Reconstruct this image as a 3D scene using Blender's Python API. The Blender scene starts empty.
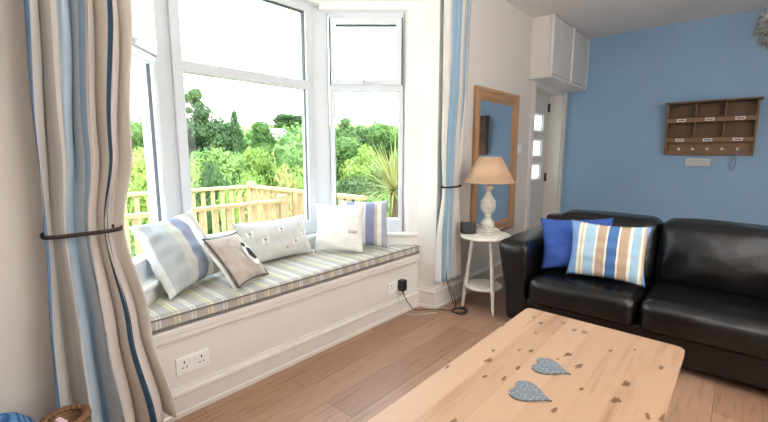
import bpy, bmesh, math, random
from mathutils import Vector, Matrix, noise
random.seed(7)
C = bpy.context.scene.collection
PI = math.pi
R = math.radians

# ------------------------------------------------------------------ colours and materials
def lin(h):
    h = h.lstrip('#')
    def f(c):
        c /= 255.0
        return c / 12.92 if c <= 0.04045 else ((c + 0.055) / 1.055) ** 2.4
    return tuple(f(int(h[i:i + 2], 16)) for i in (0, 2, 4)) + (1.0,)

class NT:
    def __init__(s, name):
        s.m = bpy.data.materials.new(name); s.m.use_nodes = True
        s.t = s.m.node_tree; s.n = s.t.nodes; s.l = s.t.links
        s.b = s.n['Principled BSDF']; s.out = s.n['Material Output']
    def add(s, typ, **kw):
        n = s.n.new(typ)
        for k, v in kw.items():
            if k.startswith('i_'):
                n.inputs[k[2:].replace('_', ' ')].default_value = v
            else:
                setattr(n, k, v)
        return n
    def link(s, a, b): s.l.new(a, b)
    def coord(s, which='Object', scale=(1, 1, 1), loc=(0, 0, 0), rot=(0, 0, 0)):
        c = s.add('ShaderNodeTexCoord'); mp = s.add('ShaderNodeMapping')
        mp.inputs['Scale'].default_value = scale; mp.inputs['Location'].default_value = loc
        mp.inputs['Rotation'].default_value = rot
        s.link(c.outputs[which], mp.inputs['Vector']); return mp.outputs['Vector']
    def noise(s, vec, scale, detail=3, rough=.5):
        n = s.add('ShaderNodeTexNoise'); n.inputs['Scale'].default_value = scale
        n.inputs['Detail'].default_value = detail; n.inputs['Roughness'].default_value = rough
        s.link(vec, n.inputs['Vector']); return n.outputs['Fac']
    def ramp(s, fac, stops, interp='LINEAR'):
        r = s.add('ShaderNodeValToRGB'); r.color_ramp.interpolation = interp
        e = r.color_ramp.elements
        while len(e) < len(stops): e.new(0.5)
        for i, (p, c) in enumerate(stops):
            e[i].position = p; e[i].color = c
        s.link(fac, r.inputs['Fac']); return r.outputs['Color']
    def mix(s, fac, a, b, mode='MIX'):
        n = s.add('ShaderNodeMix', data_type='RGBA', blend_type=mode)
        for v, k in ((fac, 0), (a, 6), (b, 7)):
            if hasattr(v, 'is_output'): s.link(v, n.inputs[k])
            else: n.inputs[k].default_value = v
        return n.outputs[2]
    def math(s, op, a, b=None, c=None):
        n = s.add('ShaderNodeMath', operation=op)
        for i, v in enumerate((a, b, c)):
            if v is None: continue
            if hasattr(v, 'is_output'): s.link(v, n.inputs[i])
            else: n.inputs[i].default_value = v
        return n.outputs[0]
    def bump(s, h, strength=.2, dist=.01):
        b = s.add('ShaderNodeBump'); b.inputs['Strength'].default_value = strength
        b.inputs['Distance'].default_value = dist
        s.link(h, b.inputs['Height']); s.link(b.outputs['Normal'], s.b.inputs['Normal'])
    def base(s, c):
        if hasattr(c, 'is_output'): s.link(c, s.b.inputs['Base Color'])
        else: s.b.inputs['Base Color'].default_value = c
    def rough(s, r): s.b.inputs['Roughness'].default_value = r

def plain(name, hexc, rough=.5, var=.06, vs=6, bump=0, bs=200, bd=.002, metal=0, sheen=0):
    t = NT(name); c = lin(hexc)
    v = t.coord()
    f = t.noise(v, vs, 4)
    dark = tuple(x * (1 - var) for x in c[:3]) + (1,); lite = tuple(min(1, x * (1 + var)) for x in c[:3]) + (1,)
    t.base(t.ramp(f, [(.3, dark), (.7, lite)])); t.rough(rough)
    t.b.inputs['Metallic'].default_value = metal
    if sheen: t.b.inputs['Sheen Weight'].default_value = sheen
    if bump: t.bump(t.noise(v, bs, 2), bump, bd)
    return t.m

def stripes(name, stops, period, axis=0, offset=0, coord='Object', weave=900, rough=.85, var=.08, ripple=0):
    """stops: (position 0-1, hex), constant bands across one local axis"""
    t = NT(name); v = t.coord(coord)
    sx = t.add('ShaderNodeSeparateXYZ'); t.link(v, sx.inputs[0])
    p = sx.outputs[axis]
    p = t.math('DIVIDE', t.math('ADD', p, offset), period)
    if ripple: p = t.math('ADD', p, t.math('MULTIPLY', t.math('SUBTRACT', t.noise(v, 8, 2), .5), ripple))
    p = t.math('FRACT', p)
    col = t.ramp(p, [(a, lin(b)) for a, b in stops], 'CONSTANT')
    f = t.noise(v, 14, 5)
    col = t.mix(1.0, col, t.ramp(f, [(.3, (1 - var,) * 3 + (1,)), (.7, (1, 1, 1, 1))]), 'MULTIPLY')
    t.base(col); t.rough(rough)
    t.bump(t.noise(v, weave, 2), .15, .002)
    return t.m

def wood(name, light, dark, axis=0, grain=1.0, knots=0, plank=0, rough=.45, seam='#6b4a30'):
    """grain runs along the local axis; plank = board width across the other horizontal axis"""
    t = NT(name)
    sc = [14, 14, 14]; sc[axis] = 1.1
    v = t.coord('Object', tuple(x * grain for x in sc))
    f = t.noise(v, 1.6, 6, .6)
    col = t.ramp(f, [(.25, lin(dark)), (.48, lin(light)), (.75, lin(light)), (.95, lin(dark))])
    if plank:
        raw = t.coord('Object'); sx = t.add('ShaderNodeSeparateXYZ'); t.link(raw, sx.inputs[0])
        o = sx.outputs[1 if axis == 0 else 0]
        q = t.math('DIVIDE', o, plank)
        fl = t.math('FLOOR', q); fr = t.math('FRACT', q)
        wn = t.add('ShaderNodeTexWhiteNoise', noise_dimensions='1D'); t.link(fl, wn.inputs['W'])
        tone = t.ramp(wn.outputs['Value'], [(0, (.84, .80, .76, 1)), (1, (1.0, 1.0, 1.0, 1))])
        col = t.mix(1.0, col, tone, 'MULTIPLY')
        edge = t.math('LESS_THAN', fr, .014)
        col = t.mix(t.math('MULTIPLY', edge, .55), col, lin(seam))
    if knots:
        ks = [knots * 2.2] * 3; ks[axis] = knots * 1.0
        kv = t.coord('Object', tuple(ks), (.3, .7, 0))
        vo = t.add('ShaderNodeTexVoronoi', voronoi_dimensions='2D' if axis == 0 else '3D'); vo.inputs['Scale'].default_value = 1.0
        wob = t.noise(kv, 5, 4, .65)
        t.link(kv, vo.inputs['Vector'])
        d = t.math('ADD', vo.outputs['Distance'], t.math('MULTIPLY', t.math('SUBTRACT', wob, .5), .55))
        sep = t.add('ShaderNodeSeparateColor'); t.link(vo.outputs['Color'], sep.inputs[0])
        on = t.math('GREATER_THAN', sep.outputs[0], .42)
        siz = t.math('MULTIPLY_ADD', sep.outputs[1], .15, .04)
        k = t.math('SUBTRACT', 1.0, t.math('MINIMUM', t.math('DIVIDE', d, siz), 1.0))
        k = t.math('MULTIPLY', t.math('MINIMUM', t.math('MULTIPLY', k, 2.6), .85), on)
        col = t.mix(k, col, lin('#5f3d26'))
    t.base(col); t.rough(rough); t.bump(f, .12, .004)
    return t.m

def wall_mat(name, hexc, rough=.75):
    return plain(name, hexc, rough, .025, 2.5, .08, 260, .002)

M = {}
M['wall'] = wall_mat('warm_grey_paint', '#d6d1cb')
M['baywall'] = wall_mat('white_paint', '#f3f2ee')
M['blue'] = wall_mat('blue_paint', '#93b4d3')
M['ceil'] = wall_mat('ceiling_paint', '#e4e3e2')
M['cream'] = plain('cream_gloss_paint', '#e3dfd9', .35, .02)
M['white'] = plain('white_satin', '#f1f1ee', .35, .02)
M['upvc'] = plain('white_upvc', '#dde1e7', .25, .01)
M['seal'] = plain('dark_window_seal', '#4a5056', .6)
M['door'] = plain('grey_white_door_paint', '#cfcdca', .4, .02)
M['black'] = plain('black_plastic', '#121214', .35)
M['dark_metal'] = plain('dark_metal', '#2a2a2c', .4, metal=.8)
M['chrome'] = plain('brushed_steel', '#c9c9c9', .25, metal=1)
M['cable_white'] = plain('white_cable', '#dddad4', .5)
M['leather'] = None
M['paint_chalk'] = plain('distressed_white_paint', '#eae6dc', .6, .10, 25, .1, 60)
M['pine_frame'] = wood('honey_pine', '#b08a66', '#835c3e', 2, .8, 0, 0, .45)
M['pine_frame_h'] = wood('honey_pine_across', '#b08a66', '#835c3e', 0, .8, 0, 0, .45)
M['pine_top'] = wood('knotty_pine', '#bd9c80', '#94694a', 0, .55, 6.0, .118, .42, '#9a7254')
M['pine_leg'] = wood('pine_leg', '#d2b093', '#b98f6d', 2, .8, 0, 0, .5)
M['brown'] = wood('brown_stained_wood', '#86664a', '#6a4d36', 1, .8, 0, 0, .55)
M['brown_dark'] = wood('dark_brown_stained_wood', '#6d523c', '#533c2a', 1, .8, 0, 0, .6)
M['deck'] = wood('treated_deck_timber', '#b09a70', '#927a52', 0, .5, 0, 0, .7)
M['deckboards'] = wood('weathered_deck_boards', '#a59b8f', '#8d8173', 0, .5, 0, .14, .8)
M['slate'] = None
M['shade'] = None

t = NT('black_leather'); v = t.coord()
f1 = t.noise(v, 7, 4); f2 = t.noise(v, 160, 3)
t.base(t.ramp(f1, [(.3, lin('#0b0b0b')), (.7, lin('#121213'))])); t.rough(.24)
t.b.inputs['Specular IOR Level'].default_value = .45
t.bump(t.math('ADD', t.math('MULTIPLY', f1, .9), t.math('MULTIPLY', f2, .12)), .5, .025)
M['leather'] = t.m

t = NT('speckled_slate'); v = t.coord()
vo = t.add('ShaderNodeTexVoronoi'); vo.inputs['Scale'].default_value = 95; t.link(v, vo.inputs['Vector'])
t.base(t.ramp(vo.outputs['Distance'], [(.22, lin('#a3aab0')), (.34, lin('#6b737a'))])); t.rough(.5)
t.bump(vo.outputs['Distance'], .3, .003); M['slate'] = t.m

t = NT('linen_lamp_shade'); v = t.coord()
t.base(t.ramp(t.noise(v, 60, 3), [(.3, lin('#dcc0a0')), (.7, lin('#e8cfb2'))])); t.rough(.9)
t.bump(t.noise(v, 500, 2), .2, .002)
tr = t.add('ShaderNodeBsdfTranslucent'); tr.inputs['Color'].default_value = lin('#f0c89c')
mx = t.add('ShaderNodeMixShader'); mx.inputs[0].default_value = .4
t.link(t.b.outputs[0], mx.inputs[1]); t.link(tr.outputs[0], mx.inputs[2]); t.link(mx.outputs[0], t.out.inputs[0])
M['shade'] = t.m

t = NT('laminate_floor'); v = t.coord()
br = t.add('ShaderNodeTexBrick'); br.offset = .37; br.inputs['Scale'].default_value = 1
br.inputs['Brick Width'].default_value = 1.25; br.inputs['Row Height'].default_value = .19
br.inputs['Mortar Size'].default_value = .0022; br.inputs['Mortar Smooth'].default_value = .1
br.inputs['Color1'].default_value = lin('#a9866e'); br.inputs['Color2'].default_value = lin('#94705a')
br.inputs['Mortar'].default_value = lin('#7d5c48'); t.link(v, br.inputs['Vector'])
g = t.noise(t.coord('Object', (1.6, 22, 1)), 2.2, 6, .62)
col = t.mix(1.0, br.outputs['Color'], t.ramp(g, [(.28, (.66, .60, .56, 1)), (.5, (1, 1, 1, 1)), (.72, (1.0, .96, .92, 1)), (.9, (.75, .7, .66, 1))]), 'MULTIPLY')
t.base(col); t.rough(.34); t.bump(g, .06, .003); M['floor'] = t.m

t = NT('window_glass')
t.n.remove(t.b)
tp = t.add('ShaderNodeBsdfTransparent'); tp.inputs[0].default_value = (.96, .975, .97, 1)
gl = t.add('ShaderNodeBsdfGlossy'); gl.inputs['Roughness'].default_value = .02
fr = t.add('ShaderNodeLayerWeight'); fr.inputs['Blend'].default_value = .5
mx = t.add('ShaderNodeMixShader'); t.link(t.math('MULTIPLY_ADD', t.math('POWER', fr.outputs['Facing'], 5), .22, .02), mx.inputs[0]); t.link(tp.outputs[0], mx.inputs[1]); t.link(gl.outputs[0], mx.inputs[2])
t.link(mx.outputs[0], t.out.inputs[0]); M['glass'] = t.m

t = NT('frosted_door_glass'); v = t.coord()
tl = t.add('ShaderNodeBsdfTranslucent'); tl.inputs[0].default_value = (.8, .84, .86, 1)
t.base((.75, .78, .8, 1)); t.rough(.2); t.bump(t.noise(v, 30, 3), .8, .02)
mx = t.add('ShaderNodeMixShader'); mx.inputs[0].default_value = .75
t.link(t.b.outputs[0], mx.inputs[1]); t.link(tl.outputs[0], mx.inputs[2]); t.link(mx.outputs[0], t.out.inputs[0])
M['frost'] = t.m

t = NT('mirror_silver'); t.base((.86, .88, .9, 1)); t.b.inputs['Metallic'].default_value = 1; t.rough(.015); M['mirror'] = t.m

def leaf_mat(name, a, b, c):
    t = NT(name); v = t.coord()
    oi = t.add('ShaderNodeObjectInfo')
    f = t.math('ADD', t.noise(v, 1.3, 4), t.math('MULTIPLY', t.math('SUBTRACT', oi.outputs['Random'], .5), .25))
    col = t.ramp(f, [(.25, lin(a)), (.5, lin(b)), (.75, lin(c))])
    t.base(col); t.rough(.6)
    tr = t.add('ShaderNodeBsdfTranslucent'); t.link(col, tr.inputs[0])
    mx = t.add('ShaderNodeMixShader'); mx.inputs[0].default_value = .35
    t.link(t.b.outputs[0], mx.inputs[1]); t.link(tr.outputs[0], mx.inputs[2]); t.link(mx.outputs[0], t.out.inputs[0])
    return t.m
M['leaf_dark'] = leaf_mat('dark_foliage', '#2c4a26', '#436231', '#628044')
M['leaf_mid'] = leaf_mat('green_foliage', '#416530', '#5f823d', '#87a55a')
M['leaf_lime'] = leaf_mat('lime_foliage', '#5f8236', '#839f47', '#abbc6a')
M['leaf_olive'] = leaf_mat('straw_green_foliage', '#747f45', '#9a995c', '#b8b07e')
M['leaf_wood'] = leaf_mat('mixed_woodland_foliage', '#2f4f28', '#527638', '#86a45a')
M['bark'] = plain('bark', '#5a4a3a', .9, .2, 10)
t = NT('hillside_grass'); v = t.coord()
t.base(t.ramp(t.noise(v, .12, 4), [(.3, lin('#6c8f3c')), (.55, lin('#9aab54')), (.7, lin('#cfc784'))])); t.rough(.95); M['grass'] = t.m
M['render'] = plain('white_house_render', '#e4e4e0', .8)
M['slateroof'] = plain('grey_roof_slates', '#8a8d92', .7, .1, 4)
M['darkglass'] = plain('dark_window_pane', '#39424a', .2)

# ------------------------------------------------------------------ mesh helpers
def newobj(name, bm_or_data, m=None, parent=None, loc=None, smooth=False, auto=None):
    if isinstance(bm_or_data, bmesh.types.BMesh):
        me = bpy.data.meshes.new(name); bm_or_data.to_mesh(me); bm_or_data.free()
    else:
        me = bm_or_data
    if smooth:
        for p in me.polygons: p.use_smooth = True
    o = bpy.data.objects.new(name, me); C.objects.link(o)
    if m is not None: me.materials.append(m)
    if parent is not None: o.parent = parent
    if loc is not None: o.location = loc
    return o

def tag(o, label=None, cat=None, group=None, kind=None):
    if label: o['label'] = label
    if cat: o['category'] = cat
    if group: o['group'] = group
    if kind: o['kind'] = kind
    return o

def empty(name, loc=(0, 0, 0), rot=(0, 0, 0)):
    o = bpy.data.objects.new(name, None); o.empty_display_size = .05
    C.objects.link(o); o.location = loc; o.rotation_euler = rot; return o

def B(): return bmesh.new()

def box(bm, lo, hi, bev=0, seg=2, mat=None):
    x0, y0, z0 = lo; x1, y1, z1 = hi
    r = bmesh.ops.create_cube(bm, size=1)
    vs = r['verts']
    for v in vs:
        v.co = Vector(((x0 + x1) / 2 + v.co.x * (x1 - x0), (y0 + y1) / 2 + v.co.y * (y1 - y0), (z0 + z1) / 2 + v.co.z * (z1 - z0)))
        if mat is not None: v.co = mat @ v.co
    if bev:
        es = list({e for v in vs for e in v.link_edges})
        bmesh.ops.bevel(bm, geom=es, offset=bev, segments=seg, affect='EDGES', profile=.5)
    return bm

def prism(bm, poly, z0, z1, bev=0, seg=2):
    a = [bm.verts.new((x, y, z0)) for x, y in poly]; b = [bm.verts.new((x, y, z1)) for x, y in poly]
    n = len(poly); fs = [bm.faces.new(a[::-1]), bm.faces.new(b)]
    for i in range(n): fs.append(bm.faces.new((a[i], a[(i + 1) % n], b[(i + 1) % n], b[i])))
    bmesh.ops.recalc_face_normals(bm, faces=fs)
    if bev:
        es = list(fs[0].edges) + list(fs[1].edges)
        bmesh.ops.bevel(bm, geom=es, offset=bev, segments=seg, affect='EDGES', profile=.5)
    return bm

def extrude_profile(bm, prof, a, b, axis=0):
    """closed profile in the two other axes, swept from a to b along one axis"""
    def P(p, s):
        if axis == 0: return (s, p[0], p[1])
        if axis == 1: return (p[0], s, p[1])
        return (p[0], p[1], s)
    A = [bm.verts.new(P(p, a)) for p in prof]; Bv = [bm.verts.new(P(p, b)) for p in prof]
    n = len(prof); fs = [bm.faces.new(A[::-1]), bm.faces.new(Bv)]
    for i in range(n): fs.append(bm.faces.new((A[i], A[(i + 1) % n], Bv[(i + 1) % n], Bv[i])))
    bmesh.ops.recalc_face_normals(bm, faces=fs)
    return bm

def lathe(bm, prof, seg=32, loc=(0, 0, 0), cap=True):
    rings = []
    for r, z in prof:
        rings.append([bm.verts.new((loc[0] + r * math.cos(2 * PI * k / seg), loc[1] + r * math.sin(2 * PI * k / seg), loc[2] + z)) for k in range(seg)])
    for a, b in zip(rings, rings[1:]):
        for k in range(seg): bm.faces.new((a[k], a[(k + 1) % seg], b[(k + 1) % seg], b[k]))
    if cap:
        bm.faces.new(rings[0][::-1]); bm.faces.new(rings[-1])
    return bm

def tube(bm, pts, r, seg=8, smooth_n=0, rs=None):
    pts = [Vector(p) for p in pts]
    if smooth_n:
        out = []
        n = len(pts)
        for i in range(n - 1):
            p0 = pts[max(i - 1, 0)]; p1 = pts[i]; p2 = pts[i + 1]; p3 = pts[min(i + 2, n - 1)]
            for k in range(smooth_n):
                u = k / smooth_n
                out.append(.5 * ((2 * p1) + (p2 - p0) * u + (2 * p0 - 5 * p1 + 4 * p2 - p3) * u * u + (3 * p1 - p0 - 3 * p2 + p3) * u ** 3))
        out.append(pts[-1]); pts = out
    rings = []; up = Vector((.13, .21, 1)).normalized()
    for i, p in enumerate(pts):
        d = (pts[min(i + 1, len(pts) - 1)] - pts[max(i - 1, 0)]).normalized()
        s = d.cross(up)
        if s.length < 1e-3: s = d.cross(Vector((1, 0, 0)))
        s.normalize(); w = s.cross(d).normalized()
        rr = rs[i] if rs else r
        rings.append([bm.verts.new(p + rr * (math.cos(2 * PI * k / seg) * s + math.sin(2 * PI * k / seg) * w)) for k in range(seg)])
    for a, b in zip(rings, rings[1:]):
        for k in range(seg): bm.faces.new((a[k], a[(k + 1) % seg], b[(k + 1) % seg], b[k]))
    bm.faces.new(rings[0][::-1]); bm.faces.new(rings[-1])
    return bm

def softbox(lo, hi, r, bulge=(0, 0, 0), n=14, wob=0, seed=0, crease=0):
    """rounded, padded block with a crowned surface"""
    bm = bmesh.new()
    bmesh.ops.create_cube(bm, size=2)
    bmesh.ops.subdivide_edges(bm, edges=bm.edges[:], cuts=n, use_grid_fill=True)
    lo = Vector(lo); hi = Vector(hi); c = (lo + hi) / 2; h = (hi - lo) / 2
    for v in bm.verts:
        q = v.co.copy()
        p = Vector((q.x * h.x, q.y * h.y, q.z * h.z))
        inn = Vector([max(-(h[i] - r), min(h[i] - r, p[i])) for i in range(3)])
        d = p - inn
        if d.length > 1e-6: p = inn + d.normalized() * r * min(1, d.length / r if max(abs(d.x), abs(d.y), abs(d.z)) < r * .999 else 1)
        u = [q[0] ** 2, q[1] ** 2, q[2] ** 2]
        for i in range(3):
            j, k = (i + 1) % 3, (i + 2) % 3
            p[i] += bulge[i] * q[i] * (1 - u[j]) * (1 - u[k])
        if wob:
            w = noise.noise_vector(p * 5 + Vector((seed, 0, 0)))
            w2 = noise.noise_vector(p * 14 + Vector((0, seed, 0)))
            p += w * wob + w2 * wob * .4
        v.co = c + p
    return bm

def pillow_y(u, v, th, p=2.4):
    return .5 * th * (max(0, 1 - abs(u) ** p) ** .62) * (max(0, 1 - abs(v) ** p) ** .62)

def pillow_bm(w, h, th, n=26, seed=0, k=.10, wr=.006):
    bm = bmesh.new()
    grids = []
    for side in (-1, 1):
        g = []
        for j in range(n + 1):
            row = []
            for i in range(n + 1):
                u = -1 + 2 * i / n; v = -1 + 2 * j / n
                x = u * w / 2 * (1 - k * (1 - v * v) * u * u); z = v * h / 2 * (1 - k * (1 - u * u) * v * v)
                y = side * pillow_y(u, v, th)
                if 0 < i < n and 0 < j < n:
                    y += wr * noise.noise(Vector((x * 7 + seed, side * 2, z * 16))) + wr * .6 * noise.noise(Vector((x * 22, side, z * 20 + seed)))
                row.append(bm.verts.new((x, y, z)))
            g.append(row)
        grids.append(g)
        for j in range(n):
            for i in range(n):
                f = (g[j][i], g[j][i + 1], g[j + 1][i + 1], g[j + 1][i])
                bm.faces.new(f if side < 0 else f[::-1])
    bmesh.ops.remove_doubles(bm, verts=bm.verts[:], dist=1e-5)
    return bm

def pillow_edge(w, h, k=.10, n=20):
    pts = []
    for (a, b, c, d) in ((-1, -1, 1, -1), (1, -1, 1, 1), (1, 1, -1, 1), (-1, 1, -1, -1)):
        for i in range(n):
            s = i / n; u = a + (c - a) * s; v = b + (d - b) * s
            pts.append((u * w / 2 * (1 - k * (1 - v * v) * u * u), 0, v * h / 2 * (1 - k * (1 - u * u) * v * v)))
    pts.append(pts[0]); return pts

def patch(poly_uv, w, h, th, lift=.004, seed=0, wr=.006, k=.10):
    """flat cloth motif that follows the front (-Y) of a pillow; u, v in -1..1"""
    bm = bmesh.new(); vs = []
    cu = sum(p[0] for p in poly_uv) / len(poly_uv); cv = sum(p[1] for p in poly_uv) / len(poly_uv)
    def P(u, v):
        x = u * w / 2 * (1 - k * (1 - v * v) * u * u); z = v * h / 2 * (1 - k * (1 - u * u) * v * v)
        y = -pillow_y(u, v, th) - lift + wr * noise.noise(Vector((x * 7 + seed, -2, z * 16))) + wr * .6 * noise.noise(Vector((x * 22, -1, z * 20 + seed)))
        return (x, y, z)
    c = bm.verts.new(P(cu, cv))
    mid = [bm.verts.new(P((u + cu) / 2, (v + cv) / 2)) for u, v in poly_uv]
    out = [bm.verts.new(P(u, v)) for u, v in poly_uv]
    n = len(out)
    for i in range(n):
        bm.faces.new((c, mid[i], mid[(i + 1) % n])); bm.faces.new((mid[i], out[i], out[(i + 1) % n], mid[(i + 1) % n]))
    return bm

def pillow(name, w, h, th, m, bottom, yaw, lean, roll=0, seed=0, wr=.006):
    o = newobj(name, pillow_bm(w, h, th, seed=seed, wr=wr), m, smooth=True)
    mt = Matrix.Rotation(R(yaw), 4, 'Z') @ Matrix.Rotation(-R(lean), 4, 'X') @ Matrix.Rotation(R(roll), 4, 'Y')
    up = (Matrix.Rotation(R(yaw), 4, 'Z') @ Matrix.Rotation(-R(lean), 4, 'X')) @ Vector((0, 0, 1))
    o.rotation_euler = mt.to_euler(); o.location = Vector(bottom) + up * h / 2
    low = min((mt @ v.co).z for v in o.data.vertices) + o.location.z
    o.location.z += bottom[2] - low                       # rest the lowest edge on the seat
    return o

def struct(name, bm, m, parent=None, **kw):
    o = newobj(name, bm, m, parent, **kw)
    if parent is None: o['kind'] = 'structure'
    return o

# ------------------------------------------------------------------ room shell
H = 2.73
XB = 5.70                       # blue wall
YW = 1.84                       # window wall, room side
XL, YBK = -1.3, -1.9
P0, P1, P2, P3, P4, P5 = (.430, YW), (.465, 2.0), (.993, 2.59), (2.137, 2.59), (2.665, 2.0), (2.70, YW)
F1, F2, F3, F4 = (.362, 2.005), (.96, 2.67), (2.17, 2.67), (2.768, 2.005)
O1, O2, O3, O4 = (.25, 2.09), (.90, 2.80), (2.23, 2.80), (2.88, 2.09)

struct('floor', box(B(), (XL, YBK, -.1), (XB + .12, 2.09, 0)), M['floor'])
struct('ceiling', box(B(), (XL, YBK, H), (XB + .12, 2.1, H + .12)), M['ceil'])
struct('wall_right', box(B(), (XB, YBK, 0), (XB + .12, 2.1, H)), M['blue'])
struct('wall_left', box(B(), (XL - .12, YBK, 0), (XL, 2.1, H)), M['wall'])
struct('wall_back', box(B(), (XL - .12, YBK - .12, 0), (XB + .12, YBK, H)), M['wall'])
# window wall: right of the bay up to the door, above the door, and the left stretch
bm = B()
prism(bm, [(2.80, YW), (4.60, YW), (4.60, 2.06), (2.95, 2.12), (2.80, 2.12)], 0, H)
box(bm, (4.60, YW, 2.08), (XB, 2.06, H)); box(bm, (5.60, YW, 0), (XB, 2.06, 2.08))
struct('wall_front', bm, M['wall'])
struct('wall_bay_right', prism(B(), [P5, (2.80, YW), (2.80, 2.16), (2.722, 2.225), (2.642, 2.15), (2.615, 2.065), P4], 0, H), M['baywall'])  # bay white painted in for window light falling on this warm grey pier
bm = B()
mir = lambda p: (3.13 - p[0], p[1])
prism(bm, [P0, P1, mir((2.615, 2.065)), mir((2.642, 2.15)), mir((2.722, 2.225)), (.18, 2.12), (XL, 2.1), (XL, YW)], 0, H)
struct('wall_bay_left', bm, M['wall'])
# bay ceiling, header over the bay opening and heads over the windows
bm = B(); prism(bm, [(.2, 1.99), (2.93, 1.99), (2.88, 2.09), (2.26, 2.84), (.87, 2.84), (.25, 2.09)], 2.47, 2.60)
struct('ceiling_bay', bm, M['baywall'])
bm = B(); prism(bm, [(.43, YW), (2.70, YW), (2.665, 2.0), (.465, 2.0)], 2.472, H)
struct('wall_header', bm, M['baywall'])
bm = B(); prism(bm, [P2, P3, F3, O3, O2, F2], 2.45, 2.47)
prism(bm, [P3, (2.640, 2.028), (2.72, 2.15), O3], 2.412, 2.47); prism(bm, [P2, mir((2.640, 2.028)), mir((2.72, 2.15)), O2], 2.412, 2.47)
struct('trim_1', bm, M['baywall'])
# low walls under the three windows with their sills
bm = B(); prism(bm, [P2, P3, O3, O2], 0, .60)
prism(bm, [P3, P4, O4, O3], 0, .60); prism(bm, [P1, P2, O2, O1], 0, .60)
struct('wall_bay_low', bm, M['baywall'])
inn = lambda p, q, d: None
S2, S3 = (1.008, 2.56), (2.122, 2.56)
bm = B(); prism(bm, [S2, S3, (2.645, 1.985), (2.76, 2.02), F3, F2, mir((2.76, 2.02)), mir((2.645, 1.985))], .605, .635, .008)
struct('trim_2', bm, M['white'])
# corner posts of the bay
for i, (fx, fy, ang) in enumerate(((F3[0], F3[1], -24), (F2[0], F2[1], 24))):
    mt = Matrix.Translation((fx, fy, 0)) @ Matrix.Rotation(R(ang), 4, 'Z')
    bm = box(B(), (-.088, -.035, .635), (.088, .07, 2.46), .008, mat=mt)
    struct('trim_%d' % (3 + i), bm, M['upvc'])

def window(name, origin, ang, flip, s0, s1, ztop, sash):
    """local X along the wall, local Y outward (times flip)"""
    root = empty(name, (origin[0], origin[1], 0), (0, 0, ang)); root['kind'] = 'structure'
    def bx(bm, x0, x1, y0, y1, z0, z1, bev=.006):
        ya, yb = sorted((y0 * flip, y1 * flip)); return box(bm, (x0, ya, z0), (x1, yb, z1), bev)
    fw = .036 if sash else .062
    bm = B()
    bx(bm, s0, s0 + fw, -.03, .05, .635, ztop); bx(bm, s1 - fw, s1, -.03, .05, .635, ztop)
    bx(bm, s0, s1, -.031, .049, ztop - fw, ztop); bx(bm, s0, s1, -.031, .049, .635, .742)
    if sash: bx(bm, s0 - .004, s1 + .004, -.022, .05, ztop - .004, 2.414)
    newobj('window_frame', bm, M['upvc'], root)
    newobj('transom', bx(B(), s0 + .01, s1 - .01, -.032, .046, 1.80, 1.868), M['upvc'], root)
    bm = B()                                                            # dark glazing gaskets, lower pane
    for (x0, x1, z0, z1) in ((s0 + fw - .002, s0 + fw + .003, .742, 1.80), (s1 - fw - .004, s1 - fw + .002, .742, 1.80)):
        bx(bm, x0, x1, -.006, .012, z0, z1, 0)
    newobj('glazing_seal', bm, M['seal'], root)
    newobj('lower_pane', bx(B(), s0 + fw, s1 - fw, .0, .008, .742, 1.80, 0), M['glass'], root)
    if sash:
        sh = B(); g = .016; w = .045
        bx(sh, s0 + g, s0 + g + w, -.048, .02, 1.845, ztop - g); bx(sh, s1 - g - w, s1 - g, -.048, .02, 1.845, ztop - g)
        bx(sh, s0 + g, s1 - g, -.0485, .019, ztop - g - w, ztop - g); bx(sh, s0 + g, s1 - g, -.0485, .019, 1.845, 1.89)
        so = newobj('opening_sash', sh, M['upvc'], root)
        bm = B(); bx(bm, s0 + g + w - .002, s1 - g - w + .002, -.02, .015, ztop - g - w - .008, ztop - g - w, 0)
        bx(bm, s0 + .004, s0 + g, -.034, -.030, 1.845, ztop - .01, 0); bx(bm, s1 - g, s1 - .004, -.034, -.030, 1.845, ztop - .01, 0)
        newobj('sash_seal', bm, M['seal'], so)
        newobj('upper_pane', bx(B(), s0 + g + w, s1 - g - w, 0, .008, 1.89, ztop - g - w, 0), M['glass'], so)
        m_ = (s0 + s1) / 2
        bm = B(); bx(bm, m_ - .03, m_ + .01, -.062, -.046, 1.852, 1.885); bx(bm, m_ - .012, m_ + .10, -.078, -.062, 1.862, 1.878)
        ho = newobj('window_handle', bm, M['upvc'], so)
        newobj('handle_lock', bx(B(), m_ - .018, m_ - .006, -.067, -.058, 1.864, 1.876, 0), M['dark_metal'], ho)
    else:
        bm = B(); bx(bm, s1 - fw - .006, s1 - fw + .002, -.012, .02, 1.868, ztop - fw, 0); bx(bm, s0 + fw, s1 - fw, -.012, .02, ztop - fw - .006, ztop - fw, 0)
        newobj('glazing_seal', bm, M['seal'], root)
        newobj('upper_pane', bx(B(), s0 + fw, s1 - fw, 0, .008, 1.868, ztop - fw, 0), M['glass'], root)
    return root
aR = math.atan2(F4[1] - F3[1], F4[0] - F3[0]); aL = math.atan2(F1[1] - F2[1], F1[0] - F2[0])
window('window_1', F2, 0, 1, .07, 1.14, 2.45, False)
window('window_2', F3, aR, 1, .100, .700, 2.376, True)
window('window_3', F2, aL, -1, .100, .700, 2.376, True)

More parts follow.
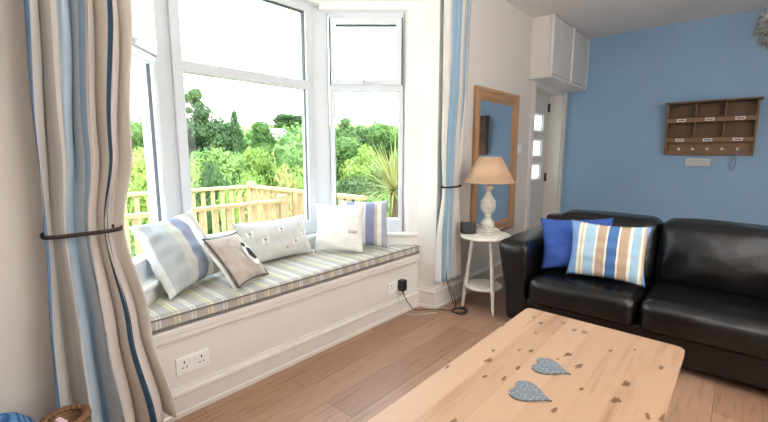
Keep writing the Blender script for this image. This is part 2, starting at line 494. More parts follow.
# baseboards: face, moulded top
def skirt(bm, a, b, h=.15, th=.022):
    a = Vector((a[0], a[1], 0)); b = Vector((b[0], b[1], 0)); d = (b - a).normalized(); n = Vector((d.y, -d.x, 0))
    prof = [(0, 0), (th + .008, 0), (th + .008, .022), (th, .028), (th, h - .045), (th + .007, h - .035), (th + .005, h - .022), (th - .006, h - .014), (th - .010, h), (0, h)]
    A = [bm.verts.new(a + n * p[0] + Vector((0, 0, p[1]))) for p in prof]; Bv = [bm.verts.new(b + n * p[0] + Vector((0, 0, p[1]))) for p in prof]
    k = len(prof); fs = [bm.faces.new(A[::-1]), bm.faces.new(Bv)]
    for i in range(k): fs.append(bm.faces.new((A[i], A[(i + 1) % k], Bv[(i + 1) % k], Bv[i])))
    bmesh.ops.recalc_face_normals(bm, faces=fs); return bm
bm = B(); skirt(bm, P5, (4.52, YW), .17); skirt(bm, P4, (P5[0], P5[1] - .02), .17)
struct('baseboard_front', bm, M['cream'])
struct('baseboard_right', skirt(B(), (XB, YW), (XB, YBK), .17), M['cream'])
struct('baseboard_left', skirt(B(), (XL, YW), (P0[0], YW), .17), M['cream'])

# ------------------------------------------------------------------ door in its recess
bm = B()
box(bm, (4.515, YW - .022, 0), (4.605, YW + .002, 2.10), .006); box(bm, (5.60, YW - .022, 0), (5.685, YW + .002, 2.10), .006)
box(bm, (4.56, YW - .020, 2.075), (5.64, YW + .002, 2.10), .004)
struct('trim_5', bm, M['cream'])
bm = B(); box(bm, (4.60, YW, 0), (4.63, 2.10, 2.08)); box(bm, (5.57, YW, 0), (5.60, 2.10, 2.08)); box(bm, (4.60, YW, 2.05), (5.60, 2.10, 2.08))
struct('trim_6', bm, M['cream'])
d = empty('door_1', (4.63, 2.02, 0)); d['kind'] = 'structure'
bm = B(); px0, px1 = .42, .74
zs = [(.97, 1.15), (1.27, 1.46), (1.59, 1.78)]
box(bm, (0, 0, .005), (px0, .04, 2.045)); box(bm, (px1, 0, .005), (.94, .04, 2.045))
zz = [.005] + [z for p in zs for z in p] + [2.045]
for i in range(0, len(zz), 2): box(bm, (px0, 0, zz[i]), (px1, .04, zz[i + 1]))
newobj('door_leaf', bm, M['door'], d)
for z0, z1 in zs:
    bm = B(); w = .022
    box(bm, (px0 - w, -.012, z0 - w), (px0, .02, z1 + w), .003); box(bm, (px1, -.012, z0 - w), (px1 + w, .02, z1 + w), .003)
    box(bm, (px0 - w, -.012, z0 - w), (px1 + w, .02, z0), .003); box(bm, (px0 - w, -.012, z1), (px1 + w, .02, z1 + w), .003)
    fo = newobj('glazing_bead', bm, M['white'], d)
    newobj('frosted_pane', box(B(), (px0, .012, z0), (px1, .022, z1)), M['frost'], fo)
for z in (.92, 1.84):
    bm = B(); box(bm, (.905, -.014, z), (.945, .004, z + .11), .003); tube(bm, [(.942, -.014, z), (.942, -.014, z + .11)], .008)
    newobj('hinge', bm, M['black'], d)
bm = B(); lathe(bm, [(.024, 0), (.026, .006), (.010, .012), (.010, .03), (.022, .04), (.024, .052), (.014, .062)], 20)
for v in bm.verts: v.co = Vector((.06 + v.co.x, -v.co.z, 1.05 + v.co.y))
newobj('door_handle', bm, M['dark_metal'], d, smooth=True)

# ------------------------------------------------------------------ overhead cupboard above the door
c = empty('overhead_cupboard', (0, 0, 0))
tag(c, 'white two-door overhead cupboard fixed high above the door in the corner', 'cupboard')
newobj('carcass', box(B(), (4.44, 1.625, 2.115), (5.692, YW - .003, H - .004)), M['cream'], c)
newobj('underside_panel', box(B(), (4.43, 1.60, 2.095), (5.692, YW - .003, 2.118), .004), M['cream'], c)
for x0, x1, hx in ((4.455, 5.05, 5.02), (5.09, 5.675, 5.12)):
    dd = newobj('cupboard_door', box(B(), (x0, 1.603, 2.135), (x1, 1.624, H - .02), .004), M['door'], c)
newobj('centre_stile', box(B(), (5.05, 1.593, 2.12), (5.09, 1.624, H - .006), .004), M['white'], c)
newobj('end_stile', box(B(), (4.43, 1.598, 2.115), (4.455, 1.63, H - .006), .004), M['cream'], c)
newobj('end_stile', box(B(), (5.672, 1.598, 2.115), (5.694, 1.63, H - .006), .004), M['white'], c)

# ------------------------------------------------------------------ light switch and sockets
def screwplate(bm, w, h): return box(bm, (-w / 2, -.010, -h / 2), (w / 2, 0, h / 2), .004)
s = empty('light_switch', (4.262, YW, 1.343)); tag(s, 'small white light switch on the wall between mirror and door', 'light switch')
newobj('plate', screwplate(B(), .088, .088), M['white'], s); newobj('rocker', box(B(), (-.012, -.016, -.02), (.012, -.008, .02), .003), M['white'], s)
def socket(x, z, label):
    s = empty('wall_socket', (x, 1.990, z)); tag(s, label, 'socket', None)
    newobj('plate', screwplate(B(), .165, .092), M['white'], s)
    for sx in (-.042, .042):
        bm = B()
        box(bm, (sx - .003, -.0108, .012), (sx + .003, -.0098, .024)); box(bm, (sx - .014, -.0108, -.012), (sx - .006, -.0098, -.007)); box(bm, (sx + .006, -.0108, -.012), (sx + .014, -.0098, -.007))
        newobj('pin_holes', bm, M['dark_metal'], s)
        newobj('rocker_switch', box(B(), (sx * .32 - .007, -.014, .012), (sx * .32 + .007, -.009, .032), .002), M['white'], s)
socket(.768, .252, 'white double socket on the window seat front near the left curtain')
socket(2.345, .245, 'white double socket on the window seat front with black adaptor plugged in')

# ------------------------------------------------------------------ window seat (built in, white panelled front)
ws = empty('window_seat', (0, 0, 0)); tag(ws, 'cream panelled built-in window seat filling the bay', 'window seat')
newobj('front_panel', box(B(), (.47, 1.990, 0), (2.664, 2.012, .425)), M['cream'], ws)
bm = B(); prism(bm, [(.462, 1.972), (2.668, 1.972), (2.664, 2.0), (2.137, 2.588), (.993, 2.588), (.466, 2.0)], .425, .458, .006)
newobj('seat_board', bm, M['cream'], ws)
prof = [(1.992, .372), (1.984, .376), (1.980, .392), (1.972, .402), (1.970, .426), (1.992, .426)]
newobj('top_moulding', extrude_profile(B(), prof, .468, 2.666, 0), M['cream'], ws)
bm = B(); skirt(bm, (.468, 1.991), (2.668, 1.991), .148); newobj('plinth', bm, M['cream'], ws)

# bench cushion
M['bench'] = stripes('bench_stripe', [(0, '#b9b5ad'), (.10, '#dedad0'), (.15, '#b9b5ad'), (.20, '#dedad0'), (.25, '#b0aca4'), (.60, '#d3cb9c'), (.65, '#b9b5ad'), (.70, '#d0c68c'), (.75, '#e4e0d4'), (.78, '#b9b5ad')], .164, 0, .06)
bm = B(); prism(bm, [(.474, 1.982), (2.656, 1.982), (2.650, 2.005), (2.128, 2.578), (1.002, 2.578), (.480, 2.005)], .460, .535, .018, 3)
bc = newobj('bench_cushion', bm, M['bench'], smooth=False)
tag(bc, 'long grey striped seat pad fitted on the window seat', 'seat cushion')
bm = B()
for z in (.474, .523): tube(bm, [(.474, 1.980, z), (1.2, 1.979, z), (1.9, 1.979, z), (2.656, 1.980, z)], .0045, 6)
newobj('piping', bm, plain('grey_piping', '#6d6a66', .8), bc)

# ------------------------------------------------------------------ cushions on the window seat
M['cushA'] = stripes('pale_blue_stripe_linen', [(0, '#dfe0dc'), (.05, '#b9c0c2'), (.30, '#c9c8c0'), (.44, '#8f97ad'), (.62, '#eceae6'), (.76, '#b7b4a8'), (.90, '#f2f1ee')], .46, 0, .23, var=.12)
a = pillow('striped_cushion', .49, .44, .18, M['cushA'], (.945, 2.275, .5365), 29, 27, -3, 1, .012)
tag(a, 'large cushion with broad pale blue, grey and white stripes leaning left in the bay', 'cushion', 'scatter cushions on the window seat')
M['taupe'] = plain('taupe_linen', '#b3a79c', .9, .08, 40, .2, 700)
b = pillow('small_taupe_cushion', .34, .34, .11, M['taupe'], (1.215, 2.118, .5375), 34, 40, 5, 2, .01)
tag(b, 'small taupe cushion with a black and white bird motif', 'cushion', 'scatter cushions on the window seat')
newobj('piping', tube(B(), pillow_edge(.34, .34), .006, 6), plain('charcoal_piping', '#55504c', .8), b, smooth=True)
bm = pillow_bm(.365, .365, .05, 16, 5); 
for v in bm.verts: v.co.y += .028
newobj('back_cover', bm, plain('white_linen', '#e9e5df', .9, .04, 30), b, smooth=True)
mw, mb = plain('white_felt', '#f3f1ec', .9), plain('black_felt', '#1d1d20', .9)
ov = lambda cu, cv, ru, rv, n=14, rot=0: [(cu + ru * math.cos(2 * PI * i / n) * math.cos(rot) - rv * math.sin(2 * PI * i / n) * math.sin(rot), cv + ru * math.cos(2 * PI * i / n) * math.sin(rot) + rv * math.sin(2 * PI * i / n) * math.cos(rot)) for i in range(n)]
bird = newobj('bird_motif', patch(ov(.30, -.14, .30, .48, rot=.25), .34, .34, .11, .005, 2, .01), mw, b)
newobj('bird_wing', patch([(.20, .16), (.40, .08), (.52, -.16), (.50, -.36), (.28, -.38), (.14, -.16)], .34, .34, .11, .009, 2, .01), mb, bird)
newobj('bird_head', patch(ov(.20, .28, .09, .10), .34, .34, .11, .008, 2, .01), mb, bird)
M['bolster'] = plain('pale_grey_linen', '#cfcfcd', .9, .04, 30, .2, 700)
cc = pillow('long_grey_cushion', .60, .31, .17, M['bolster'], (1.590, 2.425, .5365), 0, 20, 0, 3, .008)
tag(cc, 'long pale grey cushion printed with small dogs, under the middle window', 'cushion', 'scatter cushions on the window seat')
def dog(parent, u, v, s, w, h, th, mcol):
    pts = [(-.5, -.5), (-.38, -.5), (-.34, -.1), (.2, -.1), (.24, -.5), (.36, -.5), (.4, .1), (.62, .2), (.6, .42), (.42, .62), (.28, .45), (.2, .22), (-.4, .2), (-.6, .5), (-.66, .46)]
    o = newobj('dog_motif', patch([(u + x * s * h / w, v + y * s) for x, y in pts], w, h, th, .004, 3, .008), mcol, parent)
    newobj('dog_patch', patch([(u + x * s * h / w, v + y * s) for x, y in ((-.2, -.05), (.15, -.05), (.15, .18), (-.2, .18))], w, h, th, .006, 3, .008), M['motif_dark'], o)
M['motif_dark'] = plain('grey_print', '#77736e', .9); mwt = plain('white_print', '#f4f2ee', .9); mtan = plain('sand_print', '#d8d2bc', .9)
for u, v, s, mm in ((-.42, -.02, 0.35, mwt), (.38, -.32, 0.32, mwt), (.72, -.05, 0.35, mwt), (.12, -.55, 0.32, mtan), (-.75, .35, 0.32, mwt), (.05, .35, 0.30, mwt), (.80, .50, 0.32, mwt)):
    dog(cc, u, v, s, .60, .31, .17, mm)
M['whitecush'] = plain('white_cotton', '#f3f2ee', .9, .03, 30, .25, 500)
dd = pillow('white_cushion', .39, .385, .14, M['whitecush'], (2.012, 2.270, .5365), -53, 14, 0, 4, .009)
tag(dd, 'plain white square cushion with a small grey stitched label', 'cushion', 'scatter cushions on the window seat')
lab = newobj('stitched_label', patch([(.42, -.22), (.80, -.22), (.80, -.10), (.42, -.10)], .39, .385, .14, .004, 4, .009), plain('grey_stitching', '#bcb8b0', .9), dd)
bm = B()
M['cushE'] = stripes('blue_white_ticking', [(0, '#dcdcda'), (.14, '#8a90b0'), (.3, '#ecebe8'), (.52, '#8d93b4'), (.70, '#c9c6b8'), (.76, '#f2f1ee'), (.84, '#aeb2bd'), (.97, '#f2f1ee')], .40, 0, .20)
e = pillow('blue_striped_cushion', .40, .39, .13, M['cushE'], (2.262, 2.235, .5365), -49, 9, 0, 6, .008)
tag(e, 'lilac blue and white striped cushion standing behind the white cushion', 'cushion', 'scatter cushions on the window seat')

# ------------------------------------------------------------------ curtains
def curtain(name, keys, yc, zb, zt, folds, amp, m, label, tie_z, phase=0, mtie=None):
    """keys: (z, x_left, x_right, amplitude factor) from the top down"""
    def kv(z):
        for (z0, a0, b0, f0), (z1, a1, b1, f1) in zip(keys, keys[1:]):
            if z <= z0 and z >= z1:
                s = (z0 - z) / (z0 - z1); s = s * s * (3 - 2 * s)
                return a0 + (a1 - a0) * s, b0 + (b1 - b0) * s, f0 + (f1 - f0) * s
        return keys[-1][1:]
    bm = bmesh.new(); uv = bm.loops.layers.uv.new('UVMap')
    NU, NV = folds * 18, 70; rows = []
    for j in range(NV + 1):
        z = zt + (zb - zt) * j / NV
        xl, xr, af = kv(z); row = []
        for i in range(NU + 1):
            u = i / NU
            ph = 2 * PI * folds * u + phase + .5 * math.sin(z * 1.3 + u * 5)
            w = math.sin(ph) + .28 * math.sin(2 * ph + 1.1 + z * .6)
            depth = amp * af * w * (1 + .25 * noise.noise(Vector((u * 6, z * .8, 3))))
            x = xl + (xr - xl) * (u + .018 * math.sin(2 * ph)) + .012 * noise.noise(Vector((u * 8, z * 1.5, 9)))
            row.append((bm.verts.new((x, yc - depth, z)), u, j / NV))
        rows.append(row)
    for j in range(NV):
        for i in range(NU):
            q = (rows[j][i], rows[j + 1][i], rows[j + 1][i + 1], rows[j][i + 1])
            f = bm.faces.new([t_[0] for t_ in q]); f.smooth = True
            for lp, t_ in zip(f.loops, q): lp[uv].uv = (t_[1], 1 - t_[2])
    o = newobj(name, bm, m); tag(o, label, 'curtain', 'tied-back bay curtains')
    sm = o.modifiers.new('thickness', 'SOLIDIFY'); sm.thickness = .004
    xl, xr, af = kv(tie_z)
    bm = bmesh.new(); pts = []
    for k in range(41):
        a_ = 2 * PI * k / 40; cx = (xl + xr) / 2; rx = (xr - xl) / 2 + .006; ry = amp * af * 1.2 + .010
        ex = lambda c_: math.copysign(abs(c_) ** .6, c_)
        pts.append((cx + rx * ex(math.cos(a_)), yc + ry * ex(math.sin(a_)), tie_z + .004 * math.sin(a_)))
    A = []
    for p in pts[:-1]:
        A.append([bm.verts.new((p[0], p[1], p[2] - .007)), bm.verts.new((p[0], p[1], p[2] + .007))])
    n = len(A)
    for k in range(n): bm.faces.new((A[k][0], A[(k + 1) % n][0], A[(k + 1) % n][1], A[k][1]))
    tb = newobj('tieback', bm, mtie, o, smooth=True); tb['label'] = 'dark brown tie-back band'
    sm = tb.modifiers.new('thickness', 'SOLIDIFY'); sm.thickness = .005
    return o
M['tie'] = plain('dark_brown_cord', '#2a2320', .7)
def curtain_mat(name, stops):
    t_ = stripes(name, stops, 1.004, 0, .002, 'UV', 700, .85, .05)
    t = t_.node_tree; b_ = t.nodes['Principled BSDF']; o_ = t.nodes['Material Output']
    tr = t.nodes.new('ShaderNodeBsdfTranslucent'); mx = t.nodes.new('ShaderNodeMixShader'); mx.inputs[0].default_value = .22
    src = b_.inputs['Base Color'].links[0].from_socket
    t.links.new(src, tr.inputs[0]); t.links.new(b_.outputs[0], mx.inputs[1]); t.links.new(tr.outputs[0], mx.inputs[2]); t.links.new(mx.outputs[0], o_.inputs[0])
    return t_
M['curL'] = curtain_mat('left_curtain_stripe', [(0, '#6f93b5'), (.05, '#d6d3ce'), (.20, '#cbc8c4'), (.24, '#f0ece4'), (.27, '#c3d5e2'), (.36, '#b4cbdc'), (.44, '#cfd1d2'), (.49, '#8ea5b8'), (.52, '#e2dad0'), (.70, '#e8e1d8'), (.745, '#3f627f'), (.79, '#e2dad1'), (.90, '#ebe5dd')])  # narrow navy band paints in the dark gap between folds
curtain('curtain', [(2.66, .25, .60, .9), (1.85, .24, .545, 1), (1.32, .225, .50, .9), (1.02, .220, .448, .6), (.62, .205, .51, 1.1), (.16, .19, .58, 1.5)], 1.752, .165, 2.66, 4, .040, M['curL'],
        'striped beige and blue curtain tied back at the left of the bay', 1.02, .6, M['tie'])
M['curR'] = curtain_mat('right_curtain_stripe', [(0, '#f0ede7'), (.15, '#a3c6dd'), (.27, '#b7d2e2'), (.36, '#ecebe6'), (.42, '#a9c8dc'), (.52, '#7b9dbd'), (.56, '#ebe7e0'), (.74, '#e2dcd6'), (.80, '#9db9d0'), (.83, '#e9e4de')])
curtain('curtain', [(2.66, 2.69, 3.06, .8), (1.85, 2.68, 3.02, 1), (1.32, 2.67, 2.97, .9), (1.03, 2.69, 2.94, .6), (.62, 2.64, 2.97, .9), (.24, 2.63, 3.0, 1)], 1.775, .24, 2.66, 5, .034, M['curR'],
        'striped white and sky-blue curtain tied back at the right of the bay', 1.03, -.9, M['tie'])
# curtain track above
tr = empty('curtain_rail', (0, 0, 0)); tag(tr, 'white curtain rail across the bay opening just under the ceiling', 'curtain rail')
newobj('rail', box(B(), (.1, 1.735, 2.662), (3.05, 1.765, 2.69), .004), M['white'], tr)
for x in (.15, 1.1, 2.0, 3.0): newobj('bracket', box(B(), (x, 1.74, 2.67), (x + .03, YW - .001, 2.70), .003), M['white'], tr)

# ------------------------------------------------------------------ mirror
mr = empty('wall_mirror', (3.24, YW - .002, .50)); tag(mr, 'tall rectangular mirror in a pine frame hung behind the table lamp', 'mirror')
W_, H_ = .90, 1.388
def frame_piece(bm, a, b, c_, d_):
    """mitred moulding: outer a-b, inner c-d, stepped profile"""
    lev = [(0, .004), (0, .034), (.22, .042), (.42, .030), (.60, .030), (.78, .022), (1, .012), (1, .004)]
    va, vb = [], []
    for s_, dep in lev:
        pa = Vector(a).lerp(Vector(c_), s_); pb = Vector(b).lerp(Vector(d_), s_)
        va.append(bm.verts.new((pa.x, -dep, pa.y))); vb.append(bm.verts.new((pb.x, -dep, pb.y)))
    n = len(lev); fs = []
    for i in range(n): fs.append(bm.faces.new((va[i], va[(i + 1) % n], vb[(i + 1) % n], vb[i])))
    fs += [bm.faces.new(va), bm.faces.new(vb[::-1])]
    bmesh.ops.recalc_face_normals(bm, faces=fs); return bm
fw = .115
o_ = [(0, 0), (W_, 0), (W_, H_), (0, H_)]; i_ = [(fw, fw), (W_ - fw, fw), (W_ - fw, H_ - fw), (fw, H_ - fw)]
for k in range(4):
    newobj('frame_rail' if k in (0, 2) else 'frame_stile', frame_piece(B(), o_[k], o_[(k + 1) % 4], i_[k], i_[(k + 1) % 4]), M['pine_frame_h'] if k in (0, 2) else M['pine_frame'], mr)
newobj('mirror_glass', box(B(), (fw - .01, -.010, fw - .01), (W_ - fw + .01, -.004, H_ - fw + .01)), M['mirror'], mr)

# ------------------------------------------------------------------ round side table
TX, TY = 2.968, 1.535
stb = empty('round_side_table', (TX, TY, 0)); tag(stb, 'small round white painted side table beside the sofa arm', 'side table')
newobj('table_top', lathe(B(), [(.19, .612), (.202, .616), (.206, .626), (.202, .636), (.196, .640)], 48), M['paint_chalk'], stb)
newobj('lower_shelf', lathe(B(), [(.148, .190), (.153, .196), (.153, .206), (.148, .210)], 40), M['paint_chalk'], stb)
for ang in (-122, 118, -2):
    bm = B(); dx, dy = math.cos(R(ang)), math.sin(R(ang))
    hs = [0, .02, .06, .10, .14, .19, .21, .26, .33, .36, .40, .46, .52, .57, .612]
    rs = [.010, .012, .015, .013, .017, .019, .019, .017, .014, .018, .014, .016, .018, .019, .019]
    tube(bm, [((.168 - .07 * h / .612) * dx, (.168 - .07 * h / .612) * dy, h) for h in hs], .015, 12, rs=rs)
    newobj('leg', bm, M['paint_chalk'], stb, smooth=True)

# ------------------------------------------------------------------ table lamp
lp = empty('table_lamp', (TX + .03, TY - .002, .640)); tag(lp, 'table lamp with turned cream base and beige tapered shade', 'lamp')
bm = B(); mt = Matrix.Rotation(R(-18), 4, 'Z')
box(bm, (-.082, -.082, 0), (.082, .082, .020), .004, mat=mt); box(bm, (-.072, -.072, .020), (.072, .072, .038), .004, mat=mt); box(bm, (-.058, -.058, .038), (.058, .058, .052), .003, mat=mt)
M['stone'] = plain('cream_distressed_paint', '#cbc6ba', .6, .14, 22, .15, 70)
newobj('plinth', bm, M['stone'], lp)
newobj('turned_body', lathe(B(), [(.046, .05), (.052, .058), (.056, .075), (.054, .095), (.040, .115), (.026, .128), (.022, .138), (.030, .146), (.030, .154), (.024, .160), (.034, .172), (.050, .192), (.059, .215), (.060, .240), (.054, .262), (.062, .268), (.062, .274), (.050, .284), (.034, .306), (.022, .328), (.018, .350), (.028, .362), (.040, .370), (.043, .384), (.036, .392), (.018, .398)], 36), M['stone'], lp, smooth=True)
newobj('lamp_holder', lathe(B(), [(.014, .396), (.014, .44), (.018, .444), (.018, .475), (.010, .48)], 20), plain('brass_holder', '#b08d57', .35, metal=1), lp, smooth=True)
sh = lathe(B(), [(.200, .425), (.092, .628)], 56, cap=False)
so = newobj('lamp_shade', sh, M['shade'], lp, smooth=True); sm = so.modifiers.new('thickness', 'SOLIDIFY'); sm.thickness = .003
bm = B(); 
for r_, z_ in ((.2, .426), (.092, .627)): tube(bm, [(r_ * math.cos(2 * PI * k / 48), r_ * math.sin(2 * PI * k / 48), z_) for k in range(49)], .003, 6)
newobj('shade_trim', bm, plain('shade_edge', '#d8bd9c', .8), so)
bm = B(); bmesh.ops.create_uvsphere(bm, u_segments=16, v_segments=12, radius=.028)
for v in bm.verts: v.co.z += .51
newobj('bulb', bm, plain('opal_bulb', '#f4efe4', .4), lp, smooth=True)

# small black digital clock on the table
ck = empty('digital_clock', (2.888, 1.648, .640), (0, 0, R(-44))); tag(ck, 'small black box clock standing behind the lamp on the side table', 'clock')
bm = B(); box(bm, (-.06, -.02, .006), (.06, .02, .098), .006, mat=Matrix.Rotation(R(-8), 4, 'X')); newobj('case', bm, M['black'], ck)
newobj('screen', box(B(), (-.052, -.0225, .016), (.052, -.0205, .088), mat=Matrix.Rotation(R(-8), 4, 'X')), plain('dark_screen', '#141519', .5), ck)
newobj('foot', box(B(), (-.05, -.025, 0), (.05, .03, .008), .002), M['black'], ck)

# ------------------------------------------------------------------ adaptor and cables
ad = empty('plug_adaptor', (2.405, 1.980, .25)); tag(ad, 'black plug-in power adaptor in the window seat socket', 'plug')
newobj('plug_body', box(B(), (-.03, -.055, -.045), (.03, 0, .045), .008), M['black'], ad)
newobj('cable_boot', tube(B(), [(0, -.03, -.04), (.005, -.034, -.065), (.01, -.036, -.08)], .006, 8), M['black'], ad)
bm = B(); tube(bm, [(2.415, 1.944, .172), (2.44, 1.93, .11), (2.50, 1.90, .03), (2.58, 1.86, .016), (2.66, 1.79, .016), (2.73, 1.72, .004), (2.80, 1.70, .004), (2.83, 1.72, .06), (2.80, 1.78, .25), (2.79, 1.80, .40)], .0035, 6, 8)
tag(newobj('power_cable', bm, M['black'], smooth=True), 'thin black cable running from the adaptor along the skirting', 'cable')
bm = B(); pts = []
for k in range(52):
    a_ = k / 51 * 2 * PI * 3.2; rr = .052 + .010 * math.sin(k * .7)
    pts.append((2.765 + rr * 1.25 * math.cos(a_), 1.635 + rr * math.sin(a_), .005 + .004 * (k / 51 * 3.2) + .002 * math.sin(k)))
pts += [(2.80, 1.70, .02), (2.775, 1.72, .10), (2.76, 1.76, .24), (2.76, 1.77, .33)]
tube(bm, pts, .0035, 6, 4); tag(newobj('coiled_cable', bm, M['black'], smooth=True), 'loose coil of black cable on the floor under the right curtain', 'cable')
bm = B(); tube(bm, [(2.36, 1.965, .185), (2.37, 1.955, .12), (2.40, 1.945, .03), (2.46, 1.88, .004), (2.53, 1.83, .003), (2.58, 1.80, .003), (2.62, 1.76, .003)], .0028, 6, 8)
tag(newobj('white_cable', bm, M['cable_white'], smooth=True), 'thin white cable trailing on the floor below the window seat socket', 'cable')

# ------------------------------------------------------------------ sofa (faces -X, towards the coffee table)
sf = empty('leather_sofa', (3.2, .40, 0)); tag(sf, 'black leather two-seat sofa with padded arms facing the coffee table', 'sofa')
def spart(name, bm, m=M['leather']):
    o = newobj(name, bm, m, sf, smooth=True); o.location = (-3.2, -.40, 0); return o
spart('base_frame', softbox((2.80, -.46, .055), (3.62, 1.26, .25), .03, n=8))
spart('seat_cushion', softbox((2.735, .405, .225), (3.45, 1.082, .425), .065, (.012, .004, .016), 20, .005, 1))
spart('seat_cushion', softbox((2.735, -.285, .225), (3.45, .395, .425), .065, (.012, .004, .016), 20, .005, 5))
def back_cushion(y0, y1, seed):
    bm = softbox((3.23, y0, .40), (3.52, y1, .832), .055, (.075, .006, .008), 22, .008, seed)
    for v in bm.verts:
        v.co.x += (v.co.z - .40) * .26 + .005
        v.co.z += -.006 * ((v.co.y - (y0 + y1) / 2) / ((y1 - y0) / 2)) ** 2
    return bm
spart('back_cushion', back_cushion(.408, 1.085, 3)); spart('back_cushion', back_cushion(-.288, .392, 8))
bm = softbox((3.50, -.50, .055), (3.70, 1.28, .775), .06, n=10)
for v in bm.verts: v.co.x += max(0, v.co.z - .3) * .12
spart('back_frame', bm)
def arm(s, y_in):
    bm = softbox((2.745, 0, .05), (3.66, .240, .658), .05, (.006, .004, .014), 18, .004, s * 3)
    for v in bm.verts:
        f = max(0.0, (v.co.z - .05) / .6)
        y = v.co.y
        y = y * (.66 + .34 * f ** 1.4)
        v.co.y = y_in + s * y
        v.co.x += .025 * (1 - f)
    bmesh.ops.recalc_face_normals(bm, faces=bm.faces[:])
    return bm
spart('arm', arm(1, 1.092)); spart('arm', arm(-1, -.295))
for x in (2.86, 3.58):
    for y in (-.38, 1.18):
        o = newobj('foot', lathe(B(), [(.022, 0), (.03, .05), (.03, .06)], 16), M['dark_metal'], sf, smooth=True); o.location = (x - 3.2, y - .40, 0)
# cushions on the sofa
M['navy'] = plain('royal_blue_cotton', '#33539f', .85, .08, 20, .2, 600)
p = pillow('blue_cushion', .50, .395, .13, M['navy'], (3.00, .828, .449), -70, 25, -4, 11, .014)
tag(p, 'plain royal blue cushion in the sofa corner behind the striped one', 'cushion', 'cushions on the sofa')
M['sofastripe'] = stripes('blue_sand_stripe', [(0, '#7fa3d0'), (.15, '#f1ebdc'), (.185, '#d9c79a'), (.21, '#f4f0e6'), (.235, '#a9cadd'), (.36, '#f4f0e6'), (.39, '#bfa58b'), (.49, '#f1ebdc'), (.515, '#4a74ab'), (.63, '#f1ebdc'), (.655, '#bfa58b'), (.755, '#f4f0e6'), (.79, '#a5c8dc'), (.88, '#f1ebdc'), (.91, '#c9b48c'), (.93, '#6f97c8')], .50, 0, .25, var=.06)
p = pillow('striped_sofa_cushion', .48, .39, .12, M['sofastripe'], (2.925, .632, .449), -87, 9, 0, 12, .010)
tag(p, 'blue, white and sand striped cushion propped on the sofa', 'cushion', 'cushions on the sofa')

# ------------------------------------------------------------------ coffee table
def rounded_rect(x0, y0, x1, y1, r, n=7):
    pts = []
    for cx, cy, a0 in ((x1 - r, y1 - r, 0), (x0 + r, y1 - r, 90), (x0 + r, y0 + r, 180), (x1 - r, y0 + r, 270)):
        for k in range(n + 1):
            a_ = R(a0 + 90 * k / n); pts.append((cx + r * math.cos(a_), cy + r * math.sin(a_)))
    return pts
ct = empty('coffee_table', (1.43, .472, 0)); tag(ct, 'knotty pine coffee table with rounded corners in front of the sofa', 'coffee table')
newobj('table_top', prism(B(), rounded_rect(-.70, -.358, .695, .352, .035), .415, .450, .007, 3), M['pine_top'], ct)
bm = B()
box(bm, (-.62, -.29, .325), (.615, -.268, .415), .003); box(bm, (-.62, .262, .325), (.615, .284, .415), .003); box(bm, (-.62, -.29, .326), (-.598, .284, .415), .003); box(bm, (.593, -.29, .326), (.615, .284, .415), .003)
newobj('apron', bm, M['pine_leg'], ct)
for sx in (-.60, .595):
    for sy in (-.27, .264):
        bm = B(); lathe(bm, [(.022, 0), (.032, .02), (.036, .05), (.028, .08), (.034, .10), (.040, .18), (.034, .26), (.028, .275), (.036, .285)], 24, (sx, sy, 0)); box(bm, (sx - .036, sy - .036, .285), (sx + .036, sy + .036, .415), .004)
        newobj('leg', bm, M['pine_leg'], ct)
def coaster(x, y, rot, label):
    pts = []
    n = 40
    for k in range(n):
        s_ = 2 * PI * k / n
        hx = 16 * math.sin(s_) ** 3; hy = 13 * math.cos(s_) - 5 * math.cos(2 * s_) - 2 * math.cos(3 * s_) - math.cos(4 * s_)
        hy += 4.5 * math.exp(-(math.sin(s_) / .3) ** 2) * (1 if math.cos(s_) > 0 else 0)
        pts.append((hx * .0041, hy * .0048))
    o = newobj('heart_coaster', prism(B(), pts, 0, .007, .0015, 2), M['slate']); o.location = (x, y, .4502); o.rotation_euler = (0, 0, rot)
    tag(o, label, 'coaster', 'heart coasters on the coffee table')
coaster(1.550, .502, R(4), 'grey heart-shaped slate coaster nearer the sofa on the coffee table')
coaster(1.328, .496, R(3), 'grey heart-shaped slate coaster nearer the camera on the coffee table')

# ------------------------------------------------------------------ pigeonhole shelf on the blue wall
wsf = empty('pigeonhole_shelf', (XB, .318, 1.273)); tag(wsf, 'brown wooden pigeonhole wall shelf with six compartments and white knobs', 'wall shelf')
D_ = .135; HW = .375; SH = .582
def wb(name, lo, hi, m=M['brown'], parent=wsf, bev=.003): return newobj(name, box(B(), lo, hi, bev), m, parent)
wb('back_panel', (-.014, -HW + .004, .14), (-.002, HW - .004, SH - .02), M['brown_dark'])
wb('knob_board', (-.030, -HW - .004, 0), (-.002, HW + .004, .145))
wb('top_board', (-D_ - .022, -HW - .028, SH - .018), (-.002, HW + .028, SH), M['brown_dark'])
for s_ in (-1, 1):
    bm = B(); prof = [(-.002, .03), (-.075, .03), (-.085, .14), (-D_, SH - .018), (-.002, SH - .018)]
    y0 = s_ * HW - .009; extrude_profile(bm, prof, y0, y0 + .018, 1); newobj('side_panel', bm, M['brown'], wsf)
